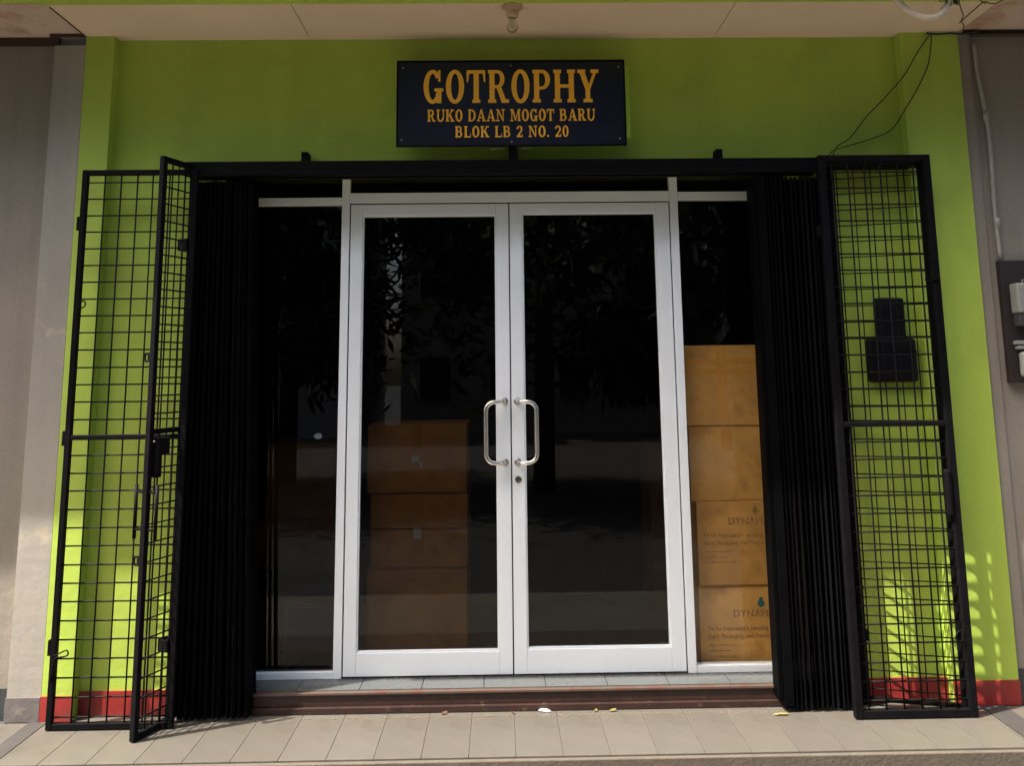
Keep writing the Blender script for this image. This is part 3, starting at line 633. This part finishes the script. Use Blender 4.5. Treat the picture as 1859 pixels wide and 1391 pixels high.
for k, (z0, z1) in enumerate(((.0995, .40), (.402, .77), (.772, 1.14))):
    carton(.93, 1.40, 1.3, 1.7, z0, z1, ('lowest', 'middle', 'topmost')[k]+' dim box of the far stack at the right door edge', G_)

# ------------------------------------------------------------------ litter
def crumple(name, m, loc, sx, sy, sz, label, cat, seed):
    rnd = random.Random(seed); bm = bmesh.new(); bmesh.ops.create_icosphere(bm, subdivisions=2, radius=1)
    for v in bm.verts:
        k = rnd.uniform(.6, 1.15); v.co = Vector((v.co.x*sx*k, v.co.y*sy*k, max(-.9, v.co.z*k)*sz))
    o = link(name, tome(bm, name, m), None, loc); tag(o, label, cat); return o
crumple('paper_scrap', paper, (.156, .012, .008), .022, .010, .008, 'small crumpled white paper scrap on the tiles below the doorstep', 'litter', 3)
crumple('paper_scrap', paper, (.180, .008, .006), .010, .008, .006, 'tiny white paper bit right beside the larger crumpled scrap', 'litter', 5)
crumple('fallen_petal', yell, (1.265, -.075, .006), .040, .010, .006, 'yellow leaf scrap at the foot of the right folding gate', 'litter', 8)
for i, (x, y, a, L_, mm, lab) in enumerate(((-.33, -.004, .4, .035, dryleaf, 'curled brown dry leaf below the doorstep left of the door centre'), (.017, -.012, 2.0, .016, dryleaf, 'small dry leaf bit at the track right below the door centre'), (.47, -.0, .1, .035, yell, 'ochre dry leaf on the tiles right of the white scrap'), (.40, .0, .9, .02, yell, 'tiny ochre leaf bit between white scrap and ochre leaf'))):
    o = link('dry_leaf', tome(leafmesh(L_, .009, .8), 'leaf', mm), None, (x, y, .006)); o.rotation_euler = (.3, -.2, a); tag(o, lab, 'leaf', 'dry leaves on the terrace tiles')
o = link('dry_leaf', tome(leafmesh(.085, .016, .6), 'leaf', dryleaf), None, (-1.345, -.50, -.073)); o.rotation_euler = (.5, -1.35, .3); tag(o, 'pointed dark brown dry leaf standing at the terrace edge at the bottom', 'leaf', 'dry leaves on the terrace tiles')
dz = bmesh.new(); rn = random.Random(4)
for k in range(420):
    x = rn.uniform(-1.2, 1.3); y = -.022-abs(rn.gauss(0, .014)); s = rn.uniform(.0008, .003)
    addbox(dz, x-s, x+s, y-s, y+s, .0005, .0005+s)
o = link('grit', tome(dz, 'grit', mat('grit', (.16, .12, .07), .9))); o['kind'] = 'stuff'; o['label'] = 'fine dirt gathered on the tiles along the floor track'; o['category'] = 'dirt'

# ------------------------------------------------------------------ across the street (partly seen in the glass; houses widened and raised to block low sky)
def tree(x, y, h, cr, seed, label, nl=3200, low=1.8, ll=.34):
    rn = random.Random(seed); t = thing('street_tree', label, 'tree', (x, y, -.15), 0, 'trees across the forecourt')
    bm = bmesh.new(); tube_bm(bm, [(0, 0, 0), (.05, .03, h*.3), (-.05, .08, h*.6), (.05, 0, h*.9)], [.17, .13, .09, .02], 9)
    ends = []
    for k in range(14):
        z = low*.7+(h-low)*.8*k/14+.2; a = rn.uniform(0, 6.28); r = cr*rn.uniform(.55, .95)
        e = Vector((r*math.cos(a), r*math.sin(a), z+rn.uniform(.4, 1.2))); ends.append(e)
        tube_bm(bm, [(0, 0, z), tuple(e*.5+Vector((0, 0, z*.5+.15))), tuple(e)], [.05, .03, .012], 5)
    global tmesh, cmesh
    tmesh = tome(bm, 'trunk', trunkm, True); link('trunk', tmesh, t)
    bm = bmesh.new()
    for k in range(nl):
        c = rn.choice(ends) if rn.random() < .7 else Vector((rn.uniform(-cr, cr)*.7, rn.uniform(-cr, cr)*.7, rn.uniform(low, h)))
        p = c+Vector((rn.gauss(0, .42), rn.gauss(0, .42), rn.gauss(0, .40))); 
        if p.z < low-.5: continue
        d = Vector((rn.gauss(0, 1), rn.gauss(0, 1), rn.gauss(-.7, .6))).normalized(); sd = d.orthogonal().normalized()
        sd.rotate(Matrix.Rotation(rn.uniform(0, 6.28), 3, d)); L_ = ll*rn.uniform(.7, 1.3); w = L_*.14
        bm.faces.new([bm.verts.new(p), bm.verts.new(p+d*L_*.45+sd*w), bm.verts.new(p+d*L_), bm.verts.new(p+d*L_*.45-sd*w)])
    me = bpy.data.meshes.new('crown'); bm.to_mesh(me); bm.free(); me.materials.append(treem); link('crown', me, t); cmesh = me
for i, (x, y, h, cr_, lab) in enumerate(((-7.0, -8.5, 10, 2.6, 'leftmost dark street tree reflected in the glass'), (-3.6, -9.5, 11, 2.1, 'tall dark street tree left of the door reflection'), (.6, -8.0, 11, 2.6, 'broad dark street tree opposite the door centre'),
                                        (4.9, -9.0, 10.5, 2.3, 'dark street tree opposite the right side pane'), (7.8, -8.6, 10, 2.5, 'rightmost dark street tree reflected in the glass'))):
    tree(x, y, h, cr_, 20+i, lab, 11000 if abs(x) < 4 else 8000)
for x, y, a, lab in ((-10.5, -9.5, 1.0, 'added dark tree beyond the left neighbour, blocking low sky'), (-15.5, -8.5, 2.2, 'outermost added tree to the left, blocking low sky'), (10.8, -9.4, 3.0, 'added dark tree beyond the right neighbour, blocking low sky'), (15.5, -8.6, 4.1, 'outermost added tree to the right, blocking low sky')):  # unseen side trees, added to block low sky light
    t = thing('street_tree', lab, 'tree', (x, y, -.15), a, 'trees across the forecourt'); link('trunk', tmesh, t); link('crown', cmesh, t)
def opp(x0, x1, h, y, label, m_):
    t = thing('opposite_house', label, 'building', ((x0+x1)/2, y, -.15), 0, 'houses across the street'); w = (x1-x0)/2
    box('wall', m_, -w, w, -6, 0, 0, h, t); box('roof', trimm, -w-.1, w+.1, -6.1, .6, h+.001, h+.2, t)
    for fl_ in range(int(h//3)):
        for k in range(int(w*2/2)):
            xx = -w+1+k*2
            wn = box('window', oppw, xx-.5, xx+.5, .001, .05, fl_*3+.9, fl_*3+2.3, t); box('pane', dwin, xx-.44, xx+.44, .051, .07, fl_*3+.96, fl_*3+2.24, wn)
opp(-44, -4.1, 10.4, -19, 'pale three storey house reflected at the left', oppw)
opp(-2.9, 5.1, 9.9, -19.5, 'grey three storey house opposite the shop', greyw)
opp(6.4, 44, 10.8, -19, 'pale three storey house reflected at the right', oppw)

bpy.context.view_layer.update()
